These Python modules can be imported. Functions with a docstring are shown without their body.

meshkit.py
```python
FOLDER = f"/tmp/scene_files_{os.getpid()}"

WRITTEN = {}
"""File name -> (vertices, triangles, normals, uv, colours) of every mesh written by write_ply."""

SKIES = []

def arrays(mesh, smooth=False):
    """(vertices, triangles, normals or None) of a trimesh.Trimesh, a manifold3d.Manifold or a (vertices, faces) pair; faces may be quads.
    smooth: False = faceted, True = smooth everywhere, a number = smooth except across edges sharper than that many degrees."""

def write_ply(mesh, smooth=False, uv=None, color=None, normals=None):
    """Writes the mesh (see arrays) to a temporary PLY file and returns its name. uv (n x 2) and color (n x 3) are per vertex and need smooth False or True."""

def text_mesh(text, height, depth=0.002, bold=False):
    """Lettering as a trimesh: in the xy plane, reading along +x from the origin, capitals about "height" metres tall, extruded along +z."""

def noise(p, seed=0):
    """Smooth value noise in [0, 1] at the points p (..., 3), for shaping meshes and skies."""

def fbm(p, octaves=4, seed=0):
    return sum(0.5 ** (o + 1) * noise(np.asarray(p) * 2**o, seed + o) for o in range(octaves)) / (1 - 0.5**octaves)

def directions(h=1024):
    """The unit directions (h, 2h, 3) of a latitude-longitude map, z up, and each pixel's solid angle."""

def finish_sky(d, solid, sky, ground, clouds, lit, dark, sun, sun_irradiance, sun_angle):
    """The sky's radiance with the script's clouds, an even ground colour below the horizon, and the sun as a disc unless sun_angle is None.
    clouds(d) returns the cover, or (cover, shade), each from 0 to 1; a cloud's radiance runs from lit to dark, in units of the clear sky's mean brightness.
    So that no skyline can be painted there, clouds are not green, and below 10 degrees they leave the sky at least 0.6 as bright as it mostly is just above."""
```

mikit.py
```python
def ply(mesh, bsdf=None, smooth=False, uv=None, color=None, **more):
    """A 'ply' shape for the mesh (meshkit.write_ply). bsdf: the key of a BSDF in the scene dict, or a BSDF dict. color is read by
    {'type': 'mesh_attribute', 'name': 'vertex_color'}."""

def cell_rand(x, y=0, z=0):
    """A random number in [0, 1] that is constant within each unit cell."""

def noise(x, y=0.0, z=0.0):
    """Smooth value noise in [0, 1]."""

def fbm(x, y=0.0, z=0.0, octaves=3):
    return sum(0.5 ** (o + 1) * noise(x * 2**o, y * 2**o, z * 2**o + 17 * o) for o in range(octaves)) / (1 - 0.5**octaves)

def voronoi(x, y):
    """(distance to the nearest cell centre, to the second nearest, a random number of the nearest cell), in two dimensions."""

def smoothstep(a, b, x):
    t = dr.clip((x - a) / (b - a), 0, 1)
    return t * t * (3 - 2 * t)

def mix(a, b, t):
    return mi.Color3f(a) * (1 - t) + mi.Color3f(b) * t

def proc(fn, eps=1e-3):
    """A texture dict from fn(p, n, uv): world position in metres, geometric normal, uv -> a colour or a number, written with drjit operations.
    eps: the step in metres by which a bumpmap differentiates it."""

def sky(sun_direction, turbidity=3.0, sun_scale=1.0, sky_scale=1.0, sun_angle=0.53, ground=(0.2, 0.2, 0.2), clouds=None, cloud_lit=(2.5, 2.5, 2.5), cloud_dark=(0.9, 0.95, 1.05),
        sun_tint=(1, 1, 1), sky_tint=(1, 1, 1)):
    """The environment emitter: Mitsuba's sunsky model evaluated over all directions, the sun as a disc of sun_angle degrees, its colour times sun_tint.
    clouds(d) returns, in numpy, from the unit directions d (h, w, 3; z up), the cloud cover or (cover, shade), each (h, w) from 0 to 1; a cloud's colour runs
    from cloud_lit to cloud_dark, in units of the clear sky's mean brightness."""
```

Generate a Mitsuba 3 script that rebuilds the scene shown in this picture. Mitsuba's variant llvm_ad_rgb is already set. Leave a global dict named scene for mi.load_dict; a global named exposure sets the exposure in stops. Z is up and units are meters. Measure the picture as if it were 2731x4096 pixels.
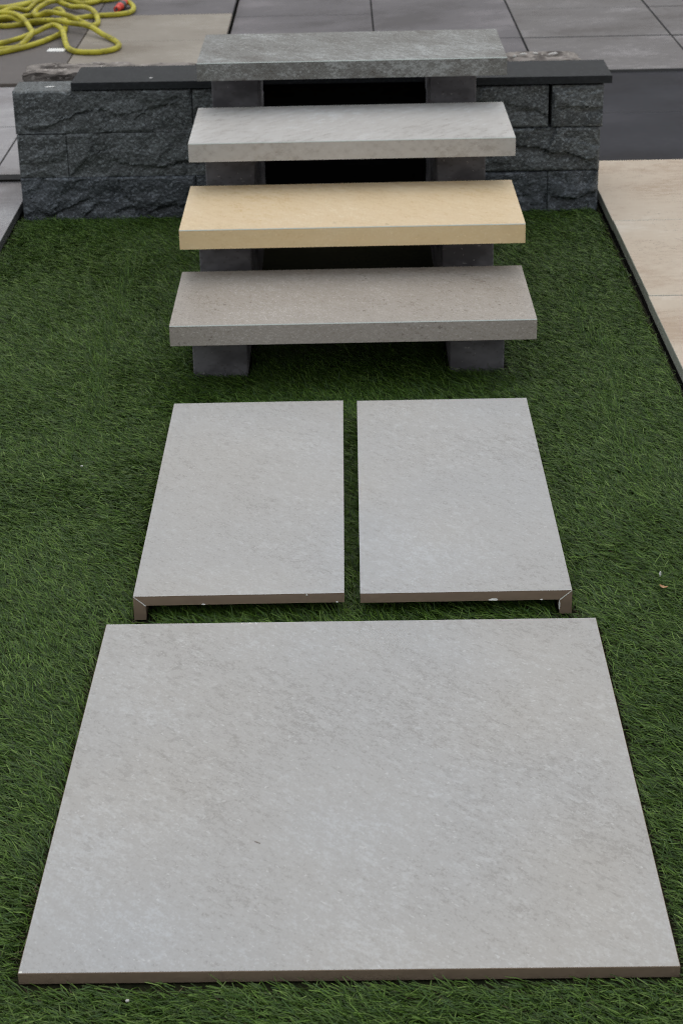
import math, random
import numpy as np, trimesh
import drjit as dr
import mitsuba as mi
import mikit, meshkit
from mikit import noise, fbm, smoothstep, mix, proc, cell_rand

T = mi.ScalarTransform4f
scene = {"type": "scene"}
labels = {}

# ------------------------------------------------------------------ camera, sky, exposure
EYE = (-0.01006, -4.93598, 1.91821)
FWD = (-0.005957, 0.908821, -0.417145)
UP = (0.018779, 0.417180, 0.908630)
scene["camera"] = {
    "type": "thinlens", "fov": 20.25, "fov_axis": "x", "near_clip": 0.05, "far_clip": 3000.0,
    "aperture_radius": 0.0035, "focus_distance": 3.9,
    "to_world": T().look_at(origin=list(EYE), target=[EYE[i] + FWD[i] for i in range(3)], up=list(UP)),
}
# overcast: brightest overhead, dimmer towards the horizon
scene["sky"] = mikit.sky((0.1, 0.45, 0.9), turbidity=4, sun_scale=0.12, sun_angle=50,
                         clouds=lambda d: (np.ones(d.shape[:2]), 1.0 - np.clip(d[..., 2], 0, 1)),
                         cloud_lit=(2.30, 2.46, 2.66), cloud_dark=(0.80, 0.76, 0.70))
exposure = 2.0

# ------------------------------------------------------------------ helpers
rng = np.random.default_rng(7)
random.seed(7)


def lin(r, g, b):
    f = lambda c: (c / 255 / 12.92) if c <= 10 else ((c / 255 + 0.055) / 1.055) ** 2.4
    return (f(r), f(g), f(b))


def numbered(name):
    used = lambda k: k in scene or k in labels or any(q.startswith(k + "__") for q in scene)
    if not used(name):
        return name
    i = 1
    while used(f"{name}_{i:03d}"):
        i += 1
    return f"{name}_{i:03d}"


def thing(name, label=None, cat=None, group=None, kind=None):
    k = numbered(name)
    labels[k] = {}
    if label: labels[k]["label"] = label
    if cat: labels[k]["category"] = cat
    if group: labels[k]["group"] = group
    if kind: labels[k]["kind"] = kind
    return k


def part(parent, name, mesh, bsdf, smooth=False, label=None, kind=None, **kw):
    k = numbered(parent + "__" + name)
    scene[k] = mikit.ply(mesh, bsdf, smooth=smooth, **kw)
    if label or kind:
        labels[k] = {}
        if label: labels[k]["label"] = label
        if kind: labels[k]["kind"] = kind
    return k


def single(key, mesh, bsdf, smooth=False, **kw):
    scene[key] = mikit.ply(mesh, bsdf, smooth=smooth, **kw)


def cbox(x0, x1, y0, y1, z0, z1, c=0.0015):
    """a box with chamfered edges"""
    P = []
    for sx in (0, 1):
        for sy in (0, 1):
            for sz in (0, 1):
                X = (x0, x1)[sx]; Y = (y0, y1)[sy]; Z = (z0, z1)[sz]
                ix = c if sx == 0 else -c; iy = c if sy == 0 else -c; iz = c if sz == 0 else -c
                P += [(X + ix, Y + iy, Z), (X + ix, Y, Z + iz), (X, Y + iy, Z + iz)]
    return trimesh.convex.convex_hull(np.array(P))


def turn(mesh, a, x=0, y=0, z=0, roll=0.0):
    M = trimesh.transformations.rotation_matrix(a, [0, 0, 1]) @ trimesh.transformations.rotation_matrix(roll, [0, 1, 0])
    M[:3, 3] = (x, y, z)
    m = mesh.copy(); m.apply_transform(M)
    return m


def prism(poly, axis, a0, a1):
    """extrude a convex polygon given in the two other axes (order kept) between a0 and a1 along axis"""
    P = []
    for a in (a0, a1):
        for p in poly:
            q = list(p); q.insert(axis, a); P.append(q)
    return trimesh.convex.convex_hull(np.array(P))


def blob(size, seed, amp=0.25, sub=2):
    m = trimesh.creation.icosphere(subdivisions=sub, radius=1.0)
    v = m.vertices
    v = v * (1 + amp * (meshkit.fbm(v * 1.6 + seed * 7.3, 3, seed)[:, None] - 0.5) * 2)
    m.vertices = v * np.array(size)
    return m


# ------------------------------------------------------------------ materials
def bsdf(name, tex, rough=0.6, spec=0.4, bump=None, scale=0.001, eps=1e-3):
    b = {"type": "principled", "base_color": proc(tex) if callable(tex) else {"type": "rgb", "value": list(tex)},
         "roughness": rough, "specular": spec}
    if bump is not None:
        b = {"type": "bumpmap", "arbitrary": proc(bump, eps=eps), "scale": scale, "bsdf": b}
    scene[name] = {"type": "twosided", "bsdf": b}


def porcelain(dark, mid, light, ang=-48, cloud=3.2, speck=0.5, streak=1.0, body=None, pits=0.5, seed=0.0, cw=0.6, spots=(), flake=0.0):
    """printed stone-look porcelain: soft clouds, slanting streaks, fine grain, dark pits; the unglazed sides show the body"""
    ca, sa = math.cos(math.radians(ang)), math.sin(math.radians(ang))

    def tex(p, n, uv):
        x, y, z = p.x + seed, p.y + seed * 0.7, p.z
        u, v = x * ca + y * sa, -x * sa + y * ca
        cl = fbm(u * cloud, v * cloud * 1.5, z * cloud + 3, 5)
        st = fbm(u * 30, v * 78, z * 60 + 9, 4)
        gr = fbm(u * 120, v * 210, z * 200, 3)
        fine = noise(x * 430, y * 230, z * 430)
        t = 0.5 + (cl - 0.5) * cw + (st - 0.5) * 0.75 * streak + (gr - 0.5) * 1.0 * speck + (fine - 0.5) * 0.45 * speck
        c = mix(dark, mid, smoothstep(0.0, 0.5, t))
        c = mix(c, light, smoothstep(0.5, 1.05, t))
        if flake:
            fl = smoothstep(0.50, 0.74, 0.62 * fbm(u * 42 + 7, v * 74, z * 60, 3) + 0.38 * fbm(u * 190, v * 260, z * 60, 2)) * smoothstep(0.42, 0.62, fbm(x * 5 + 3, y * 4, z, 3))
            c = mix(c, [k * 1.10 for k in light], fl * flake)
            gr2 = smoothstep(0.55, 0.75, fbm(u * 60 + 19, v * 120, z * 60, 3)) * smoothstep(0.45, 0.65, fbm(x * 4 + 11, y * 3 + 2, z, 3))
            c = mix(c, [k * 0.86 for k in dark], gr2 * flake * 0.8)
            hue = fbm(x * 2.6 + 40, y * 2.0, z, 3) - 0.5
            c = c * mi.Color3f(1 + 0.06 * hue, 1 - 0.0 * hue, 1 - 0.09 * hue)
        pit = smoothstep(0.66, 0.78, fbm(u * 95, v * 150, z * 130 + 40, 2)) * smoothstep(0.45, 0.65, fbm(x * 9, y * 12, z * 9 + 5, 2)) * pits
        c = mix(c, [k * 0.55 for k in dark], pit)
        chip = smoothstep(0.74, 0.82, fbm(u * 110 + 31, v * 190, z * 150, 2)) * 0.55 * speck
        c = mix(c, [min(1, k * 1.25) for k in light], chip)
        for (sx, sy, sr, sk) in spots:
            q = dr.sqrt(dr.square((p.x - sx) / sr) + dr.square((p.y - sy) / (sr * 1.6))) + (fbm(x * 120, y * 120, 1, 2) - 0.5) * 0.7
            c = mix(c, [k * 0.62 for k in dark], smoothstep(1.0, 0.5, q) * sk)
        if body is not None:
            bc = mix([k * 0.86 for k in body], [k * 1.12 for k in body], fbm(x * 6, y * 6, z * 40, 4))
            c = mix(bc, c, smoothstep(0.7, 0.95, n.z))
        return c
    return tex


SPOTS = ((0.1045, 0.4415, 0.0075, 0.4), (-0.0475, 0.466, 0.007, 0.25), (0.38, 0.475, 0.006, 0.15))
bump_fine = lambda p, n, uv: fbm(p.x * 70, p.y * 110, p.z * 90, 3)
GREYSLAB = porcelain(lin(150, 148, 145), lin(166, 165, 163), lin(177, 178, 178), cw=0.7, body=lin(122, 106, 90), pits=0.0, speck=0.85, streak=0.8, flake=0.5)
bsdf("grey_porcelain", GREYSLAB, 0.62, 0.4, bump_fine, 0.0009)
bsdf("tread_speckled", porcelain(lin(120, 112, 103), lin(151, 144, 136), lin(178, 173, 167), cloud=2.5, streak=0.35, speck=0.8, pits=0.6, seed=4.1), 0.42, 0.6, bump_fine, 0.00025)
bsdf("tread_cream", porcelain(lin(192, 167, 126), lin(206, 185, 151), lin(216, 201, 176), cloud=2.6, streak=0.7, speck=0.5, pits=0.04, cw=0.9, seed=9.7, spots=SPOTS), 0.5, 0.4)
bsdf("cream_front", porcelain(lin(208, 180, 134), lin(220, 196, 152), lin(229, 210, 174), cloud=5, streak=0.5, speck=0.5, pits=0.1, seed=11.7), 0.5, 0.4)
bsdf("tread_pale", porcelain(lin(154, 150, 145), lin(177, 175, 172), lin(196, 198, 199), ang=48, cloud=3.5, streak=0.95, speck=0.25, pits=0.06, seed=14.9, cw=0.9), 0.42, 0.6)
bsdf("tread_bluegrey", porcelain(lin(76, 72, 66), lin(104, 104, 101), lin(146, 149, 148), ang=-45, cloud=7, streak=1.3, speck=0.9, pits=0.5, seed=22.3, cw=1.3), 0.40, 0.7)
bsdf("pale_glue", lin(176, 184, 180), 0.45, 0.5)
bsdf("white_glue", lambda p, n, uv: mix(lin(205, 205, 198), lin(232, 234, 232), noise(p.x * 300, p.y * 300, p.z * 300)), 0.4, 0.5)

bsdf("beige_tile", porcelain(lin(170, 152, 133), lin(187, 174, 157), lin(197, 188, 175), ang=2, cloud=2.6, streak=0.9, speck=0.3, pits=0.3, body=lin(150, 152, 144), seed=31.0, cw=1.4), 0.6, 0.35)
bsdf("charcoal_tile", porcelain(lin(36, 36, 41), lin(44, 45, 51), lin(54, 54, 60), ang=4, cloud=2.4, streak=0.7, speck=0.5, pits=0.2, body=lin(88, 88, 90), seed=41.0, cw=2.0), 0.7, 0.22)
bsdf("warm_grey_tile", porcelain(lin(84, 80, 79), lin(102, 99, 99), lin(130, 127, 128), ang=10, cloud=2.6, streak=0.9, speck=0.3, pits=0.1, body=lin(80, 80, 80), seed=52.0, cw=1.35), 0.6, 0.35)
bsdf("mauve_tile", porcelain(lin(76, 73, 75), lin(92, 89, 92), lin(112, 108, 111), ang=30, cloud=2.4, streak=0.5, speck=0.3, pits=0.1, body=lin(72, 72, 74), seed=63.0, cw=2.0), 0.6, 0.35)
bsdf("dusty_tile", porcelain(lin(78, 73, 71), lin(90, 85, 83), lin(104, 98, 96), ang=10, cloud=2.2, streak=0.5, speck=0.3, pits=0.1, body=lin(100, 92, 86), seed=71.0, cw=1.35), 0.6, 0.35)
bsdf("sand_tile", porcelain(lin(118, 110, 99), lin(134, 127, 117), lin(148, 142, 132), ang=3, cloud=2.0, streak=0.9, speck=0.25, pits=0.2, body=lin(110, 104, 96), seed=83.0, cw=2.0), 0.6, 0.35)
bsdf("light_grey_tile", porcelain(lin(124, 121, 122), lin(140, 138, 140), lin(158, 157, 158), ang=12, cloud=3.0, streak=0.6, speck=0.3, pits=0.1, body=lin(92, 92, 92), seed=95.0, cw=2.0), 0.6, 0.35)


def granite_tex(base, amp, tint):
    def tex(p, n, uv):
        g = noise(p.x * 260, p.y * 260, p.z * 260)
        g2 = noise(p.x * 140 + 9, p.y * 140, p.z * 140)
        g3 = fbm(p.x * 9, p.y * 9, p.z * 12, 3)
        t = (g - 0.5) * 1.5 + (g2 - 0.5) * 1.2 + (g3 - 0.5) * 0.9
        c = mix([k * (1 - amp) for k in base], [k * (1 + amp) for k in base], smoothstep(-0.6, 0.6, t))
        c = mix(c, tint, smoothstep(0.62, 0.75, g2) * 0.5 * smoothstep(0.3, 0.7, g))
        return c
    return tex


bsdf("granite", granite_tex(lin(85, 89, 90), 0.48, lin(146, 154, 158)), 0.62, 0.4)
bsdf("granite_blue", granite_tex(lin(79, 84, 89), 0.48, lin(142, 148, 155)), 0.6, 0.4)
bsdf("coping_basalt", granite_tex(lin(36, 39, 42), 0.18, lin(56, 59, 62)), 0.6, 0.25)


def block_tex(p, n, uv):
    c = mix(lin(88, 87, 91), lin(122, 121, 126), smoothstep(0.25, 0.75, fbm(p.x * 14, p.y * 14, p.z * 18, 4)))
    c = mix(c, lin(84, 80, 80), smoothstep(0.6, 0.8, fbm(p.x * 120, p.y * 120, p.z * 120, 2)) * 0.45)
    return mix(c, lin(176, 174, 172), smoothstep(0.78, 0.84, fbm(p.x * 110 + 5, p.y * 110, p.z * 110, 2)) * 0.6)


bsdf("concrete_block", block_tex, 0.8, 0.25, lambda p, n, uv: fbm(p.x * 130, p.y * 130, p.z * 130, 3), 0.004)


def slate_tex(p, n, uv):
    t = fbm(p.x * 18, p.y * 18, p.z * 70, 4)
    c = mix(lin(74, 69, 66), lin(136, 130, 125), smoothstep(0.35, 0.6, t))
    return mix(c, lin(176, 170, 164), smoothstep(0.66, 0.78, fbm(p.x * 70, p.y * 70, p.z * 90, 2)) * 0.6)


bsdf("slate", slate_tex, 0.8, 0.25)
bsdf("white_stone", lin(196, 194, 190), 0.7, 0.3)
bsdf("bay_shade", lambda p, n, uv: mix(lin(16, 16, 17), lin(32, 31, 31), fbm(p.x * 60, p.y * 60, p.z * 60, 3)), 0.9, 0.1)  # near-black, shade of the bay under the treads put into the colour
bsdf("bed_sand", lambda p, n, uv: mix(lin(34, 33, 32), lin(64, 62, 58), fbm(p.x * 90, p.y * 90, p.z * 90, 3)), 0.9, 0.1)
bsdf("soil", lambda p, n, uv: mix(lin(70, 66, 62), lin(104, 100, 95), fbm(p.x * 3, p.y * 3, p.z, 4)), 0.9, 0.1)
bsdf("turf_backing", lambda p, n, uv: mix(lin(20, 26, 15), lin(44, 44, 28), fbm(p.x * 160, p.y * 160, 0, 3)), 0.9, 0.1)


def hose_tex(p, n, uv):
    t = fbm(p.x * 16, p.y * 16, p.z * 40, 3)
    c = mix(lin(146, 138, 34), lin(184, 176, 52), smoothstep(0.25, 0.65, t))
    return mix(c, lin(96, 88, 40), smoothstep(0.66, 0.78, fbm(p.x * 55, p.y * 55, p.z * 55, 3)) * 0.75)


bsdf("hose_rubber", hose_tex, 0.45, 0.4)
bsdf("red_plastic", lin(206, 62, 48), 0.4, 0.5)
bsdf("grey_plastic", lin(80, 80, 82), 0.5, 0.4)
bsdf("white_plastic", lin(222, 222, 220), 0.45, 0.4)
bsdf("leaf_tan", lambda p, n, uv: mix(lin(150, 112, 80), lin(196, 160, 124), noise(p.x * 200, p.y * 200, 0)), 0.7, 0.2)
bsdf("twig_bark", lin(84, 58, 40), 0.8, 0.2)
scene["blade"] = {"type": "twosided", "bsdf": {"type": "principled", "base_color": {"type": "mesh_attribute", "name": "vertex_color"}, "roughness": 0.5, "specular": 0.28}}

# ------------------------------------------------------------------ ground and turf backing
labels["ground"] = {"kind": "structure", "label": "bare ground under the paving and the artificial turf"}
g = 400.0
single("ground", (np.array([[-g, -g, -0.045], [g, -g, -0.045], [g, g, -0.045], [-g, g, -0.045]]), np.array([[0, 1, 2], [0, 2, 3]])), "soil")
labels["turf_base"] = {"kind": "structure", "label": "dark backing sheet of the artificial turf"}
TX0, TX1, TY0, TY1 = -1.205, 0.908, -3.3, 2.05
nx, ny = 44, 100
gx, gy = np.meshgrid(np.linspace(TX0, TX1, nx), np.linspace(TY0, TY1, ny))
gv = np.stack([gx.ravel(), gy.ravel(), -0.004 + 0 * gx.ravel()], 1)
ii = np.arange((nx - 1) * (ny - 1)); r_, c_ = ii // (nx - 1), ii % (nx - 1)
a = r_ * nx + c_
single("turf_base", (gv, np.stack([a, a + 1, a + nx + 1, a + nx], 1)), "turf_backing")

# ------------------------------------------------------------------ pavements
def pavement(label, mat, top, rects, thick=0.021):
    k = thing("pavement", label, None, None, "structure")
    xs = [r[0] for r in rects] + [r[1] for r in rects]; ys = [r[2] for r in rects] + [r[3] for r in rects]
    for r in rects:
        dz = random.uniform(-0.0012, 0.0012)
        m = cbox(r[0], r[1], r[2], r[3], top - thick + dz, top + dz, 0.0012)
        part(k, "tile", m, mat)
    part(k, "bed", trimesh.creation.box(bounds=[[min(xs) + 0.012, min(ys) + 0.012, -0.05 - random.uniform(0, .01)], [max(xs) - 0.012, max(ys) - 0.012, top - thick - 0.002]]), "bed_sand")
    return k


J = 0.0035
beige = []
for i in range(7):
    y1 = 2.399 - 0.838 * i
    for x0 in (0.917, 1.755):
        beige.append((x0 + (0.002 if i % 2 else 0), x0 + 0.838 - J, y1 - 0.838 + J, y1))
pavement("beige square tiles with pinkish veins, beside the turf edge", "beige_tile", 0.038, beige, 0.036)
pavement("large charcoal tiles beyond the beige tiles, beside the wall end", "charcoal_tile", 0.037,
         [(x0, x0 + 0.835, y0, y0 + 0.8115) for y0 in (2.402, 3.214) for x0 in (0.93, 1.768)])
pavement("warm grey clouded tiles behind the charcoal tiles", "warm_grey_tile", 0.05,
         [(x0, x0 + 0.744, y0, y0 + 0.799) for y0 in (4.03, 4.855, 5.658, 6.461) for x0 in (0.894, 1.647, 2.4)])
pavement("mauve grey tiles behind the topmost tread", "mauve_tile", 0.05,
         [(x0, x0 + 0.738, y0, y0 + 0.735) for y0 in (4.119, 4.858, 5.597, 6.336) for x0 in (-0.598, 0.147)])
pavement("sandy beige tiles behind the coping, beside the hose", "sand_tile", 0.08,
         [(-1.334, -0.608, y0, y0 + 0.733) for y0 in (4.06, 4.797)])
pavement("grey tiles behind the sandy tiles, under the hose connector", "mauve_tile", 0.08,
         [(-1.334, -0.608, y0, y0 + 0.735) for y0 in (5.534, 6.273)])
pavement("dusty brown grey tiles under the yellow hose", "dusty_tile", 0.08,
         [(x0, x0 + 0.832, y0, y0 + 0.832) for y0 in (3.845, 4.682, 5.519, 6.356) for x0 in (-2.172, -3.009)])
pavement("light grey raised tiles left of the stone wall", "light_grey_tile", 0.065,
         [(-1.359, -0.60, 2.26, 3.046), (-2.149, -1.3645, 2.26, 3.046), (-1.30, -0.60, 3.05, 3.835), (-2.09, -1.304, 3.05, 3.835)])
pavement("pale grey lower tiles along the left turf edge", "light_grey_tile", 0.034,
         [(x0, x0 + 0.834, 2.29 - 0.838 * (i + 1), 2.29 - 0.838 * i - J) for i in range(6) for x0 in (-2.045, -2.883)], 0.032)

# ------------------------------------------------------------------ wall of split-face granite
def wall_y(x): return 1.86 - 0.03 * (x + 1.19) / 2.1


def split_stone(x0, x1, z0, z1, seed, bulge=0.020, ledge=None, depth=0.16):
    nx, nz = max(10, int((x1 - x0) / 0.008)), max(10, int((z1 - z0) / 0.006))
    U, V = np.meshgrid(np.linspace(0, 1, nx), np.linspace(0, 1, nz))
    X, Z = x0 + (x1 - x0) * U, z0 + (z1 - z0) * V
    e = np.minimum(np.minimum((X - x0), (x1 - X)) / 0.007, np.minimum((Z - z0), (z1 - Z)) / 0.007)
    e = np.clip(e, 0, 1); e = e * (2 - e)
    P = np.stack([X * 9, Z * 13, 0 * X + seed * 3.1], -1)
    big = meshkit.fbm(P, 4, seed)
    rid = 1 - np.abs(2 * meshkit.fbm(P * 1.7 + 4, 3, seed + 5) - 1)
    # broken facets: piecewise flat planes with sharp edges
    fc = np.random.default_rng(seed).uniform(0, 1, (9 + int(26 * (x1 - x0)), 5))
    fx, fz = x0 + (x1 - x0) * fc[:, 0], z0 + (z1 - z0) * fc[:, 1]
    wx = X + 0.018 * (meshkit.fbm(P * 3 + 1, 3, seed + 3) - 0.5); wz = Z + 0.018 * (meshkit.fbm(P * 3 + 9, 3, seed + 4) - 0.5)
    dist = ((wx[..., None] - fx) * 0.7) ** 2 + (wz[..., None] - fz) ** 2
    near = np.argmin(dist, -1)
    facet = 0.75 * 0.55 * (fc[near, 2] - 0.5) + (wx - fx[near]) * 7 * (fc[near, 3] - 0.5) + (wz - fz[near]) * 14 * (fc[near, 4] - 0.35)
    d = 0.35 + 0.9 * (big - 0.45) + 0.45 * (rid - 0.7) + facet
    for (lz, la, lf, ls, u0, u1) in (ledge or []):
        line = z0 + (z1 - z0) * (lz + la * np.cos((U - 0.5) * lf) + 0.12 * (meshkit.noise(np.stack([X * 22, 0 * X, 0 * X + seed], -1), seed) - 0.5) + 0.05 * (meshkit.noise(np.stack([X * 90, 0 * X, 0 * X + seed], -1), seed) - 0.5))
        w = np.clip((U - u0) / 0.08, 0, 1) * np.clip((u1 - U) / 0.08, 0, 1)
        below = np.clip((line - Z) / 0.004, 0, 1) * np.clip(1 - (line - Z) / 0.055, 0, 1)
        d -= ls * below * w
        d += 0.4 * ls * np.clip((Z - line) / 0.003 + 1, 0, 1) * np.clip(1 - (Z - line) / 0.05, 0, 1) * w
    fine = meshkit.fbm(np.stack([X * 95, Z * 110, 0 * X + seed], -1), 3, seed + 9) - 0.5
    off = e * (bulge * (np.clip(d, -0.7, 1.7) - 0.30) + 0.0055 * fine)
    jag = 0.0016 * (meshkit.noise(np.stack([X * 80, Z * 80, 0 * X + 2.0 * seed], -1), seed) - 0.5) * (1 - e)
    Y = wall_y(X) - off
    front = np.stack([X, Y, Z + jag * 0], -1).reshape(-1, 3)
    idx = np.arange(nx * nz).reshape(nz, nx)
    q = np.stack([idx[:-1, :-1].ravel(), idx[:-1, 1:].ravel(), idx[1:, 1:].ravel(), idx[1:, :-1].ravel()], 1)
    F = [np.vstack([q[:, [0, 1, 2]], q[:, [0, 2, 3]]])]
    ring = np.concatenate([idx[0, :], idx[1:, -1], idx[-1, -2::-1], idx[-2:0:-1, 0]])
    bp = front[ring].copy(); bp[:, 1] = wall_y(bp[:, 0]) + depth
    nb = len(front); V3 = np.vstack([front, bp, [bp.mean(0)]])
    n = len(ring); k = np.arange(n); k2 = (k + 1) % n
    F.append(np.stack([ring[k2], ring[k], nb + k], 1)); F.append(np.stack([ring[k2], nb + k, nb + k2], 1))
    F.append(np.stack([nb + k2, nb + k, np.full(n, nb + n)], 1))
    return trimesh.Trimesh(V3, np.vstack(F), process=False)


wall = thing("stone_wall", "dark grey split-face granite wall with smooth coping, standing behind the treads", "wall")
g_ = 0.0006
stones = [  # x0 x1 z0 z1 material ledges
    (-1.190, -0.5555, -0.02, 0.1535, "granite_blue", [(0.42, 0.16, 9, 0.55, 0.05, 0.42), (0.35, -0.08, 5, 0.5, 0.5, 1.0)]),
    (-0.553, -0.330, -0.02, 0.1535, "granite_blue", [(0.5, 0.1, 6, 0.5, 0.1, 0.9)]),
    (0.305, 0.714, -0.02, 0.148, "granite_blue", [(0.5, 0.1, 6, 0.4, 0.1, 0.9)]),
    (0.7155, 0.897, -0.02, 0.148, "granite_blue", [(0.5, -0.1, 4, 0.8, 0.05, 0.97)]),
    (-1.190, -1.0135, 0.1545, 0.3105, "granite", [(0.36, 0.05, 4, 0.25, 0.0, 1.0)]),
    (-1.012, -0.325, 0.1545, 0.313, "granite", [(0.38, -0.12, 6, 0.65, 0.2, 1.0)]),
    (0.300, 0.898, 0.1495, 0.3055, "granite", [(0.45, 0.12, 7, 0.7, 0.45, 1.0)]),
    (-1.192, -0.5555, 0.3145, 0.468, "granite", [(0.34, 0.2, 8, 0.7, 0.02, 0.5), (0.52, -0.1, 8, 0.4, 0.5, 0.95)]),
    (-0.553, -0.335, 0.315, 0.464, "granite", [(0.5, 0.1, 5, 0.5, 0.1, 0.9)]),
    (0.310, 0.711, 0.309, 0.459, "granite", [(0.5, 0.1, 5, 0.35, 0.1, 0.9)]),
    (0.723, 0.905, 0.307, 0.457, "granite", [(0.5, 0.05, 5, 0.5, 0.0, 1.0)]),
]  # facing stones left out between the supports so the bay stays dark
for i, (x0, x1, z0, z1, mt, lg) in enumerate(stones):
    m = split_stone(x0 + g_, x1 - g_, z0, z1 - 0.0005, 11 + i, 0.021 if i < 4 else 0.019, lg)
    part(wall, "stone", m, mt, smooth=35)
# added core behind the joints; its near-black colour paints the shade between the supports
part(wall, "shade_core", trimesh.creation.box(bounds=[[-1.17, 1.93, -0.03], [0.88, 1.985, 0.45]]), "bay_shade")
ca = -math.atan2(0.03, 2.1)
for (x0, x1, z0, back, lab) in ((-0.98, -0.305, 0.4695, 0.0, "smooth dark coping slab at the left of the topmost tread"), (0.278, 0.932, 0.4635, 0.0, "smooth dark coping slab at the right of the topmost tread"), (-0.302, 0.275, 0.467, 0.055, None)):
    L = x1 - x0; xm = (x0 + x1) / 2
    y0 = wall_y(xm) - 0.012
    m = cbox(-L / 2, L / 2, back, 0.275, 0, 0.0275, 0.0015)
    part(wall, "coping_stone", turn(m, ca, xm, y0, z0), "coping_basalt", label=lab)
# white smear on the bare top stone
m = blob((0.018, 0.006, 0.0006), 3, 0.4, 2); part(wall, "paint_mark", turn(m, 0.1, -1.065, 1.925, 0.4684), "white_plastic")
m = blob((0.006, 0.004, 0.0006), 5, 0.4, 2); part(wall, "paint_mark", turn(m, 0.1, -0.70, 1.905, 0.4972), "white_plastic")

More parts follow.
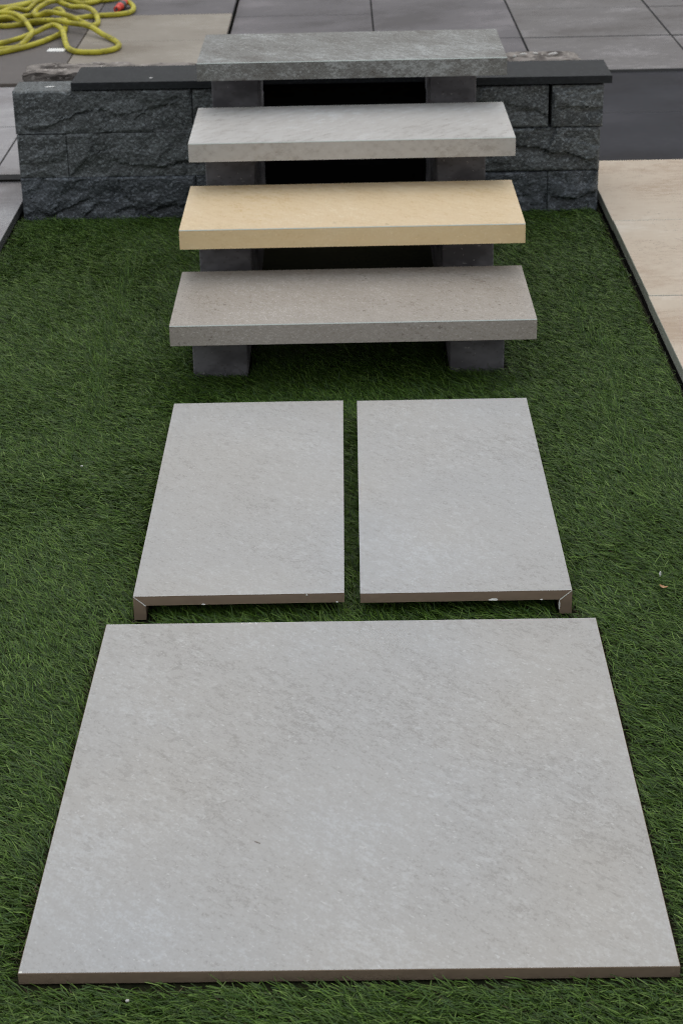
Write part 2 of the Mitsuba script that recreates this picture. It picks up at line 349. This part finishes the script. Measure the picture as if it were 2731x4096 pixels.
# ------------------------------------------------------------------ rough slate wall behind the granite wall
def rough_slab(x0, x1, y0, y1, z0, z1, seed, amp=0.012, ragged=0.012):
    nx, ny = max(8, int((x1 - x0) / 0.012)), max(8, int((y1 - y0) / 0.012))
    U, V = np.meshgrid(np.linspace(0, 1, nx), np.linspace(0, 1, ny))
    X, Y = x0 + (x1 - x0) * U, y0 + (y1 - y0) * V
    e = np.clip(np.minimum(np.minimum(U, 1 - U) * (x1 - x0), np.minimum(V, 1 - V) * (y1 - y0)) / 0.02, 0, 1)
    h = meshkit.fbm(np.stack([X * 16, Y * 24, 0 * X + seed], -1), 4, seed)
    st = np.floor(h * 7) / 7 * 0.6 + h * 0.4
    Z = z1 + amp * (st - 0.5) * 2 - 0.006 * (1 - e)
    rx = ragged * (meshkit.fbm(np.stack([X * 30, Y * 30, 0 * X + seed + 3], -1), 3, seed + 1) - 0.5) * 2 * (1 - e)
    ry = ragged * (meshkit.fbm(np.stack([X * 30, Y * 30, 0 * X + seed + 7], -1), 3, seed + 2) - 0.5) * 2 * (1 - e)
    top = np.stack([X + rx, Y + ry, Z], -1).reshape(-1, 3)
    idx = np.arange(nx * ny).reshape(ny, nx)
    q = np.stack([idx[:-1, :-1].ravel(), idx[:-1, 1:].ravel(), idx[1:, 1:].ravel(), idx[1:, :-1].ravel()], 1)
    ring = np.concatenate([idx[0, :], idx[1:, -1], idx[-1, -2::-1], idx[-2:0:-1, 0]])
    bp = top[ring].copy(); bp[:, 2] = z0; bp[:, :2] += 0.002
    nb, n = len(top), len(ring); k = np.arange(n); k2 = (k + 1) % n
    V3 = np.vstack([top, bp, [bp.mean(0)]])
    F = [q[:, [0, 1, 2]], q[:, [0, 2, 3]], np.stack([ring[k2], ring[k], nb + k], 1), np.stack([ring[k2], nb + k, nb + k2], 1), np.stack([nb + k2, nb + k, np.full(n, nb + n)], 1)]
    return trimesh.Trimesh(V3, np.vstack(F), process=False)


slate = thing("slate_wall", "low wall of rough brown slate pieces peeking out behind the granite wall", "wall")
zc = -0.05
for c, h in enumerate((0.115, 0.11, 0.09, 0.10, 0.07)):
    x = -1.17 + (0.0 if c % 2 else -0.02)
    while x < 0.80:
        w = random.uniform(0.28, 0.5)
        if x + w > 0.72: w = 0.87 - x
        part(slate, "slate_piece", rough_slab(x, x + w - 0.006, 2.145 + random.uniform(0, .01), 2.30, zc + 0.001, zc + h - 0.008, 40 + c * 10 + int(x * 7 + 20), 0.004, 0.006), "slate")
        x += w
    zc += h
top_z = zc  # 0.435
xs = [(-1.195, -0.80, 0.478), (-0.79, -0.42, 0.470), (-0.41, 0.05, 0.468), (0.06, 0.47, 0.468), (0.48, 0.86, 0.484)]
for i, (x0, x1, zt) in enumerate(xs):
    part(slate, "slate_piece", rough_slab(x0, x1, 2.135, 2.31, top_z + 0.001, zt, 90 + i, 0.016 if i in (0, 4) else 0.009, 0.014), "slate")
for i, (x, y, z, sx, sy, a) in enumerate([(0.655, 2.23, 0.489, 0.016, 0.006, 0.5), (0.765, 2.22, 0.491, 0.022, 0.006, 0.6), (0.62, 2.2, 0.488, 0.007, 0.005, 0.1), (0.70, 2.24, 0.488, 0.009, 0.005, 0.2)]):
    part(slate, "stone_chip", turn(blob((sx, sy, 0.005), 20 + i, 0.4, 2), a, x, y, z), "white_stone")

# ------------------------------------------------------------------ treads and their supports
D, TH = 0.489, 0.0572
TREADS = [(-0.0000, 0.0000, 0.2182, -0.0000), (0.0033, 0.4183, 0.3649, 0.0005), (0.0079, 0.8378, 0.5152, 0.0015), (0.0137, 1.2602, 0.6736, -0.001)]
TL = [
    ("step_tread", "lowest step tread, warm grey with fine dark and pale speckles", "tread_speckled"),
    ("step_tread", "cream yellow step tread, second from the bottom", "tread_cream"),
    ("step_tread", "pale grey step tread between the cream tread and the topmost tread", "tread_pale"),
    ("step_tread", "topmost step tread, mottled blue grey with a dark front edge", "tread_bluegrey"),
]
for (x, y, z, a), (nm, lab, mt) in zip(TREADS, TL):
    t = thing(nm, lab, "step", "box-shaped stair treads on the support pillars")
    b = 0.0017
    pt = 0.02
    body = prism([(pt, -TH), (D, -TH), (D, 0), (b, 0), (b, -b), (pt, -pt)], 0, -0.5, 0.5)
    part(t, "slab", turn(body, a, x, y, z), mt)
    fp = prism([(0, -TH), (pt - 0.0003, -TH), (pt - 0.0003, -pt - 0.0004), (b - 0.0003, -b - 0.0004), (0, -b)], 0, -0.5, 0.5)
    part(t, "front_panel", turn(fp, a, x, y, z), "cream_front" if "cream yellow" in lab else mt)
    o = 0.0004
    bead = prism([(b + 0.0006, -0.0004), (b, o), (-o, -b), (0.0004, -b - 0.0006), (b + 0.0006, -b)], 0, -0.4995, 0.4995)
    part(t, "edge_bead", turn(bead, a, x, y, z), "pale_glue")

NAMES = ("lowest tread", "cream tread", "pale grey tread", "topmost tread")
for k, (tx, ty, tz, ta) in enumerate(TREADS):
    top = tz - TH - 0.0005
    y0 = ty + 0.187
    y1 = (TREADS[k + 1][1] + 0.187 - 0.004) if k < 3 else 1.822
    for side, (x0, x1) in (("left", (-0.455, -0.300)), ("right", (0.275, 0.4285))):
        p = thing("support_pillar", f"dark grey concrete support under the {side} end of the {NAMES[k]}", "support", "concrete supports under the treads")
        nb = k + 1
        for j in range(nb):
            za = -0.012 if j == 0 else top * j / nb
            zb = top * (j + 1) / nb
            jx = random.uniform(-0.002, 0.002)
            part(p, "block", cbox(x0 + jx, x1 + jx, y0 + random.uniform(0, 0.003), y1, za + (0.0006 if j else 0), zb - 0.0006, 0.003), "concrete_block")

# ------------------------------------------------------------------ half slabs with a mitred side apron
def half_slab(label, x, y, z, a, w, d, side):
    t = thing("paving_slab", label, "slab", "grey porcelain slabs on the turf")
    th, lw, h = 0.0222, 0.0256, z - 0.001
    s = 1 if side == "left" else -1
    x0 = 0.0
    # local: x from 0 (apron side) to w, mirrored for the other hand
    topp = prism([(0.0004 * 1, 0), (w, 0), (w, -th), (lw + 0.0004, -th)], 1, 0, d)
    apr = prism([(0, -0.0006), (0, -h), (lw, -h), (lw, -th - 0.0006)], 1, 0, d)
    line = prism([(0.0006, -0.0012), (0.0016, -0.0006), (lw + 0.0008, -th + 0.0006), (lw + 0.0008, -th - 0.0016), (lw - 0.0004, -th - 0.0012)], 1, -0.0006, d + 0.0004)

    def put(m):
        m = m.copy()
        if s < 0:
            m.vertices[:, 0] *= -1; m.invert(); m.vertices[:, 0] += w
        return turn(m, a, x, y, z)
    part(t, "top_panel", put(topp), "grey_porcelain")
    part(t, "side_apron", put(apr), "grey_porcelain")
    part(t, "glue_joint", put(line), "white_glue")
    return t, put


lx, ly, lz = -0.2577 - 0.226, -1.2965, 0.0575
t, put = half_slab("grey slab with its mitred drop edge on the left, lying on the turf left of the gap", lx, ly, lz, -0.001, 0.452, 1.1298, "left")
for i, (x, zz, sx) in enumerate([(0.150, -0.0215, 0.004), (0.372, -0.0035, 0.002), (0.436, -0.0215, 0.002)]):
    part(t, "glue_drip", put(turn(blob((sx, 0.0015, 0.0018), 60 + i, 0.4, 2), 0, x, 0.0, zz)), "white_glue")
rx, ry, rz = 0.2283 - 0.226, -1.3016, 0.0575
t, put = half_slab("grey slab with its mitred drop edge on the right, lying on the turf right of the gap", rx, ry, rz, -0.0038, 0.452, 1.1298, "right")
for i, (x, zz, sx) in enumerate([(0.168, -0.0200, 0.010), (0.065, -0.0215, 0.003)]):   # mirrored local x, from the apron
    part(t, "glue_drip", put(turn(blob((sx, 0.0015, 0.003 if i == 0 else 0.0015), 70 + i, 0.45, 2), 0, x, 0.0, zz)), "white_glue")
part(t, "glue_drip", put(turn(blob((0.0018, 0.0016, 0.011), 75, 0.35, 2), 0, 0.0265, 0.0008, -0.036)), "white_glue")

bx, by, bz, ba, bw, bd = -0.0308, -2.5208, 0.0215, -0.0100, 1.0355, 1.1634
t = thing("paving_slab", "large mottled grey slab lying flat in the foreground grass", "slab", "grey porcelain slabs on the turf")
part(t, "slab", turn(cbox(-bw / 2, bw / 2, 0, bd, -0.0215, 0, 0.0010), ba, bx, by, bz), "grey_porcelain")
for i, (u, sx) in enumerate(((0.318, 0.004), (0.330, 0.0025), (0.30, 0.0015))):
    part(t, "edge_chip", turn(blob((sx, 0.002, 0.0008), 84 + i, 0.4, 2), ba, bx - bw / 2 + u, by + bd - 0.0015 - ba * (u - bw / 2) * 0, bz + (u - bw / 2) * 0), "white_glue")
part(t, "corner_chip", turn(blob((0.0028, 0.0022, 0.0008), 81, 0.4, 2), ba, bx - bw / 2 + 0.004, by + 0.008, bz), "white_glue")

# ------------------------------------------------------------------ grass of the artificial turf
def in_rect(px, py, r, m=0.0):
    x, y, a, w0, w1, d0, d1 = r
    c, s = math.cos(a), math.sin(a)
    u = (px - x) * c + (py - y) * s; v = -(px - x) * s + (py - y) * c
    return (u > w0 - m) & (u < w1 + m) & (v > d0 - m) & (v < d1 + m)


SOLID = [(bx, by, ba, -bw / 2, bw / 2, 0, bd), (lx, ly, -0.001, 0, 0.0256, 0, 1.13), (rx, ry, -0.0038, 0.452 - 0.0256, 0.452, 0, 1.13),
         (-0.455, 0.187, 0, 0, 0.155, 0, 1.65), (0.275, 0.187, 0, 0, 0.1535, 0, 1.65)]


def blades(n, seed, lmin, lmax, wmin, wmax, flat, colour):
    r = np.random.default_rng(seed)
    x = r.uniform(TX0 + 0.004, TX1 - 0.004, n); y = r.uniform(-3.0, 1.845, n)
    # tufts stand in rows, with gaps between
    tuft = 0.010
    keep = r.random(n) < 0.80
    x = np.where(keep, np.round(x / tuft) * tuft + r.normal(0, 0.0026, n), x)
    y = np.where(keep, np.round(y / tuft) * tuft + r.normal(0, 0.0026, n), y)
    lo = meshkit.fbm(np.stack([x * 2.2, y * 1.6, 0 * x], 1), 3, 3)
    lo2 = meshkit.fbm(np.stack([x * 7, y * 5, 0 * x + 5], 1), 3, 4)
    az = np.radians(174 + 110 * (lo - 0.5) + 70 * (lo2 - 0.5) + r.normal(0, 30, n))
    wild = r.random(n) < 0.12
    az = np.where(wild, r.uniform(0, 2 * np.pi, n), az)
    L = r.uniform(lmin, lmax, n) * (0.85 + 0.4 * lo2)
    start = np.radians(np.clip(r.normal(38, 12, n), 12, 80))
    end = np.radians(np.clip(r.normal(4, 8, n) + 16 * (lo2 - 0.5), -8, 60))
    up = r.random(n) < 0.10
    end = np.where(up, np.radians(r.uniform(25, 70, n)), end)
    # a trodden seam where the pile stands up and turns
    seam = -0.722 + 0.030 * (meshkit.noise(np.stack([y * 5, 0 * y, 0 * y + 2], 1), 5) - 0.5) - 0.02 * y
    near = np.exp(-((x - seam) / 0.028) ** 2) * np.clip((y + 0.6) / 0.5, 0, 1) * np.clip((1.5 - y) / 0.5, 0, 1)
    seam2 = 0.72 + 0.02 * np.sin(y * 7)
    near = np.maximum(near, 0.6 * np.exp(-((x - seam2) / 0.03) ** 2) * ((y > -0.6) & (y < 0.9)))
    stand = r.random(n) < near * 0.35
    end = np.where(stand, np.radians(r.uniform(35, 75, n)), end)
    az = np.where(stand, np.radians(r.uniform(60, 160, n)), az)
    if flat: end = np.radians(r.uniform(-5, 25, n)); start = np.radians(r.uniform(5, 60, n))
    d = np.stack([np.cos(az), np.sin(az)], 1)
    pts = [np.stack([x, y, np.full(n, -0.004)], 1)]
    segs = 2
    for s in range(segs):
        ang = start + (end - start) * ((s + 0.35) / (segs - 0.3))
        step = L / segs
        pts.append(pts[-1] + np.stack([d[:, 0] * np.cos(ang) * step, d[:, 1] * np.cos(ang) * step, np.sin(ang) * step], 1))
    tip, mid = pts[-1], pts[1]
    ok = np.ones(n, bool)
    for i, R in enumerate(SOLID):
        for q in (pts[0], mid, tip, (mid + tip) / 2):
            ok &= ~in_rect(q[:, 0], q[:, 1], R, 0.0022)
    for (hx, hy, ha) in ((lx, ly, -0.001), (rx, ry, -0.0038)):
        deep = in_rect(x, y, (hx, hy, ha, 0.13, 0.452 - 0.13, 0.16, 1.0))
        ok &= ~deep
        under = in_rect(tip[:, 0], tip[:, 1], (hx, hy, ha, 0, 0.452, 0, 1.13), 0.004) | in_rect(x, y, (hx, hy, ha, 0, 0.452, 0, 1.13), 0.004)
        zmax = np.maximum(mid[:, 2], tip[:, 2])
        ok &= ~(under & (zmax > 0.033))
    # the pile is pressed down right in front of the slabs' faces
    ok &= ~(in_rect(x, y, (bx, by, ba, -bw / 2, bw / 2, -0.016, 0)) & (r.random(n) < 0.93)) & ~(in_rect(x, y, (bx, by, ba, -bw / 2, bw / 2, -0.035, 0)) & (np.maximum(mid[:, 2], tip[:, 2]) > 0.012) & (r.random(n) < 0.8))
    for (qx, qy, w0, w1) in ((lx, ly, -0.01, 0.05), (rx, ry, 0.41, 0.47)):
        ok &= ~(in_rect(x, y, (qx, qy, 0, w0, w1, -0.06, 0)) & (np.maximum(mid[:, 2], tip[:, 2]) > 0.006)) & ~(in_rect(tip[:, 0], tip[:, 1], (qx, qy, 0, w0, w1, -0.05, 0)) & (tip[:, 2] > 0.007))
    ok &= ~((x > -0.30) & (x < 0.275) & (y > 0.95))
    ok &= (tip[:, 1] < 1.832) & (tip[:, 0] > TX0 - 0.003) & (tip[:, 0] < TX1 + 0.003)
    sel = np.nonzero(ok)[0]; m = len(sel)
    w = r.uniform(wmin, wmax, n)[sel]
    ro = r.normal(0, 0.5, n)[sel]
    side = np.stack([-d[sel, 1] * np.cos(ro), d[sel, 0] * np.cos(ro), np.sin(ro)], 1)
    rows = []
    for s, p in enumerate(pts):
        k = (0.85, 1.0, 0.62)[s]
        rows += [p[sel] - side * (w * k / 2)[:, None], p[sel] + side * (w * k / 2)[:, None]]
    V = np.stack(rows, 1).reshape(-1, 3)
    b = np.arange(m)[:, None] * 6
    F = np.vstack([b + np.array([[0, 1, 3]]), b + np.array([[0, 3, 2]]), b + np.array([[2, 3, 5]]), b + np.array([[2, 5, 4]])])
    C = np.repeat(colour(r, m, lo[sel], lo2[sel]), 6, axis=0)
    return V, F, C


def green(r, m, lo, lo2):
    pal = np.array([lin(52, 78, 24), lin(68, 98, 32), lin(86, 118, 42), lin(106, 138, 58), lin(72, 100, 54), lin(118, 144, 74)])
    pick = r.choice(6, m, p=[0.22, 0.26, 0.22, 0.10, 0.14, 0.06])
    return pal[pick] * r.uniform(0.45, 1.02, m)[:, None]


def tan(r, m, lo, lo2):
    pal = np.array([lin(92, 86, 62), lin(76, 82, 52), lin(120, 108, 84)])
    return pal[r.choice(3, m)] * r.uniform(0.4, 0.9, m)[:, None]


V1, F1, C1 = blades(520000, 5, 0.023, 0.040, 0.0013, 0.0022, False, green)
V2, F2, C2 = blades(70000, 6, 0.010, 0.020, 0.0008, 0.0013, True, tan)
labels["grass"] = {"kind": "stuff", "label": "short dark green artificial grass around the slabs and treads", "category": "grass"}
scene["grass"] = mikit.ply((np.vstack([V1, V2]), np.vstack([F1, F2 + len(V1)])), "blade", smooth=False, color=np.vstack([C1, C2]))

# ------------------------------------------------------------------ hose
def catmull(P, n=10):
    P = np.asarray(P, float); Q = np.vstack([2 * P[0] - P[1], P, 2 * P[-1] - P[-2]]); out = []
    for i in range(1, len(Q) - 2):
        for t in np.linspace(0, 1, n, endpoint=False):
            a, b, c, d = Q[i - 1], Q[i], Q[i + 1], Q[i + 2]
            out.append(0.5 * ((2 * b) + (c - a) * t + (2 * a - 5 * b + 4 * c - d) * t * t + (3 * b - a - 3 * c + d) * t ** 3))
    out.append(P[-1])
    return np.array(out)


def tube(P, r, sides=12, cap=True):
    P = np.asarray(P); n = len(P)
    r = np.broadcast_to(r, n)
    t = np.gradient(P, axis=0); t /= np.linalg.norm(t, axis=1)[:, None]
    up = np.array([0, 0, 1.0]); V = []
    for i in range(n):
        s = np.cross(t[i], up); s /= np.linalg.norm(s); u = np.cross(s, t[i])
        a = np.linspace(0, 2 * np.pi, sides, endpoint=False)
        V.append(P[i] + r[i] * (np.cos(a)[:, None] * s + np.sin(a)[:, None] * u))
    V = np.vstack(V); F = []
    for i in range(n - 1):
        k = np.arange(sides); k2 = (k + 1) % sides
        F.append(np.stack([i * sides + k, (i + 1) * sides + k, (i + 1) * sides + k2], 1)); F.append(np.stack([i * sides + k, (i + 1) * sides + k2, i * sides + k2], 1))
    V = np.vstack([V, P[0], P[-1]]); k = np.arange(sides); k2 = (k + 1) % sides
    F.append(np.stack([k, k2, np.full(sides, n * sides)], 1)); F.append(np.stack([(n - 1) * sides + k2, (n - 1) * sides + k, np.full(sides, n * sides + 1)], 1))
    m = trimesh.Trimesh(V, np.vstack(F), process=False); m.fix_normals()
    return m


HR = 0.0138
zg, zl = 0.081 + HR, 2 * HR
def lift(pts, lev): return [(x, y, zg + zl * (lev[i] if i < len(lev) else lev[-1])) for i, (x, y) in enumerate(pts)]
A_ = [(-1.206, 5.80), (-1.172, 5.75), (-1.15, 5.654), (-1.163, 5.533), (-1.227, 5.48), (-1.33, 5.46), (-1.454, 5.382), (-1.56, 5.324), (-1.673, 5.26), (-1.759, 5.212), (-1.806, 5.212), (-1.862, 5.21)]
D_ = [(-1.757, 4.573), (-1.707, 4.59), (-1.626, 4.642), (-1.584, 4.743), (-1.587, 4.888), (-1.617, 5.035), (-1.684, 5.241), (-1.762, 5.383), (-1.84, 5.425), (-1.905, 5.472)]
C_ = [(-1.886, 5.352), (-1.832, 5.372), (-1.761, 5.372), (-1.692, 5.293), (-1.624, 5.247), (-1.522, 5.186), (-1.418, 5.1), (-1.314, 5.003), (-1.233, 4.886), (-1.166, 4.773), (-1.127, 4.654), (-1.127, 4.564), (-1.159, 4.5), (-1.225, 4.463), (-1.306, 4.482), (-1.358, 4.554), (-1.394, 4.682), (-1.43, 4.872), (-1.465, 4.995), (-1.497, 5.05), (-1.525, 5.03), (-1.579, 4.93), (-1.65, 4.801), (-1.731, 4.74), (-1.783, 4.734)]
F_ = [(-1.74, 4.472), (-1.693, 4.506), (-1.6, 4.617), (-1.53, 4.746), (-1.475, 4.9), (-1.448, 5.029), (-1.467, 5.242), (-1.502, 5.427), (-1.544, 5.524), (-1.594, 5.543), (-1.685, 5.505), (-1.758, 5.45), (-1.834, 5.386), (-1.883, 5.339)]
B_ = [(-1.928, 5.607), (-1.881, 5.678), (-1.8, 5.79), (-1.708, 5.835), (-1.607, 5.812), (-1.495, 5.707), (-1.406, 5.575), (-1.335, 5.421), (-1.302, 5.288), (-1.308, 5.187), (-1.342, 5.158), (-1.431, 5.201), (-1.554, 5.278), (-1.622, 5.331), (-1.66, 5.444), (-1.68, 5.592), (-1.669, 5.664), (-1.618, 5.749), (-1.527, 5.808), (-1.459, 5.814), (-1.393, 5.883), (-1.353, 5.964), (-1.311, 6.05), (-1.26, 6.06)]
E_ = [(-1.225, 5.99), (-1.325, 5.94), (-1.477, 5.958), (-1.572, 5.921), (-1.662, 5.858), (-1.69, 5.771), (-1.734, 5.672), (-1.792, 5.578), (-1.843, 5.444), (-1.886, 5.352)]
G_ = [(-1.944, 5.704), (-1.891, 5.739), (-1.787, 5.866), (-1.725, 5.95), (-1.675, 6.025), (-1.595, 6.103)]
path = (lift(A_, [0.6, .3, 0, 0, 0, 0, 0, 0, 0, 0, 0, 0]) + [(-2.0, 5.1, zg), (-2.0, 4.75, zg)] + lift(D_, [0, 0, 0, 1, 1, 0.3, 1, 1.2, 1, 0.3]) + [(-2.02, 5.50, zg), (-2.0, 5.40, zg)]
        + lift(C_, [0, .5, .5, 0, .6, 1, 1, 1, .3, 0, 0, 0, 0, 0, 0, 0, 0.2, 1, 1, 1, 1, .6, 0.3, 0, 0]) + [(-1.95, 4.74, zg), (-1.95, 4.52, zg)]
        + lift(F_, [0, 0, 0, 0, 0, 0, 0, 1, 1, 0, 0, 0, 0, 0.6]) + [(-2.0, 5.36, zg), (-2.02, 5.5, zg + .01)]
        + lift(B_, [0.8, 0.6, 0, .6, 1, .3, 1, 1, 0, 0, .3, 1.6, 2, 1, 0.8, 0, 0.4, 1, 1, .2, 0, 0, 0, 0]) + lift(E_, [0.3, 0, 0, 1, 1, 1, 0, 1, 1, 1]) + [(-2.0, 5.4, zg), (-2.03, 5.6, zg)] + lift(G_, [0, 0, 0, 0, 0, 0]) + [(-1.45, 6.2, zg), (-0.9, 6.5, zg)])
hp = catmull(path, 9)
d_ = np.linalg.norm(np.diff(hp, axis=0), axis=1); hp = hp[np.concatenate([[True], d_ > 1e-4])]
hose = thing("garden_hose", "tangled yellow garden hose lying on the paving behind the wall", "hose")
part(hose, "tube", tube(hp, HR, 12), "hose_rubber", smooth=50)
c0, c1 = np.array([-1.236, 5.592, 0.102]), np.array([-1.206, 5.800, 0.108])
ax = lambda t: c0 + (c1 - c0) * t
con = part(hose, "connector", tube([ax(0), ax(.02), ax(.26), ax(.28), ax(.55), ax(.97), ax(1.0)], [0.0155, 0.0175, 0.0175, 0.0205, 0.0205, 0.0205, 0.018], 20), "red_plastic", smooth=40, label="red hose connector with a grey ring")
part(con, "ring", tube([ax(.42), ax(.44), ax(.68), ax(.70)], [0.0207, 0.0226, 0.0226, 0.0207], 20), "grey_plastic", smooth=40)
part(con, "mouth", tube([ax(-.004), ax(-.002)], [0.0085, 0.0085], 16), "grey_plastic")

# ------------------------------------------------------------------ small things
labels["plastic_strip"] = {"label": "small white strip lying on the paving in front of the hose loop", "category": "strip"}
single("plastic_strip", turn(cbox(-0.044, 0.044, -0.036, 0.036, 0, 0.004, 0.001), -0.05, -1.43, 4.6, 0.0805), "white_plastic")
labels["plastic_strip_001"] = {"label": "pale strip half hidden between the strands of the hose", "category": "strip"}
single("plastic_strip_001", turn(cbox(-0.034, 0.034, -0.02, 0.02, 0, 0.004, 0.001), -0.1, -1.398, 5.388, 0.0805), "sand_tile")
lf = trimesh.creation.icosphere(subdivisions=2, radius=1)
lf.vertices = lf.vertices * np.array([0.010, 0.005, 0.0006]) + np.stack([0 * lf.vertices[:, 0], 0 * lf.vertices[:, 0], 0.004 * lf.vertices[:, 0] ** 2], 1)
labels["dry_leaf"] = {"label": "tiny curled tan leaf lying on the grass right of the slabs", "category": "leaf"}
single("dry_leaf", turn(lf, -0.5, 0.663, -1.225, 0.021), "leaf_tan", smooth=True)
labels["paper_scrap"] = {"label": "tiny white scrap standing in the grass right of the slabs", "category": "scrap"}
single("paper_scrap", turn(blob((0.003, 0.0012, 0.007), 9, 0.3, 2), 0.4, 0.666, -1.156, 0.018), "white_plastic")
for k, lab, loc in (("white_pebble", "tiny white pebble in the grass left of the slabs", (-0.6936, -0.4893, 0.019)), ("white_pebble_001", "tiny pale pebble in the grass in front of the large slab", (-0.3705, -2.579, 0.016))):
    labels[k] = {"label": lab, "category": "pebble"}
    single(k, turn(blob((0.0032, 0.0024, 0.002), len(k), 0.3, 2), 0.3, *loc), "white_stone", smooth=True)
labels["dry_twig"] = {"label": "tiny dry brown twig lying on the large foreground slab", "category": "twig"}
single("dry_twig", tube([(-0.191, -2.1676, 0.0224), (-0.186, -2.170, 0.0228), (-0.1805, -2.1732, 0.0224)], [0.0003, 0.00045, 0.0003], 6), "twig_bark")
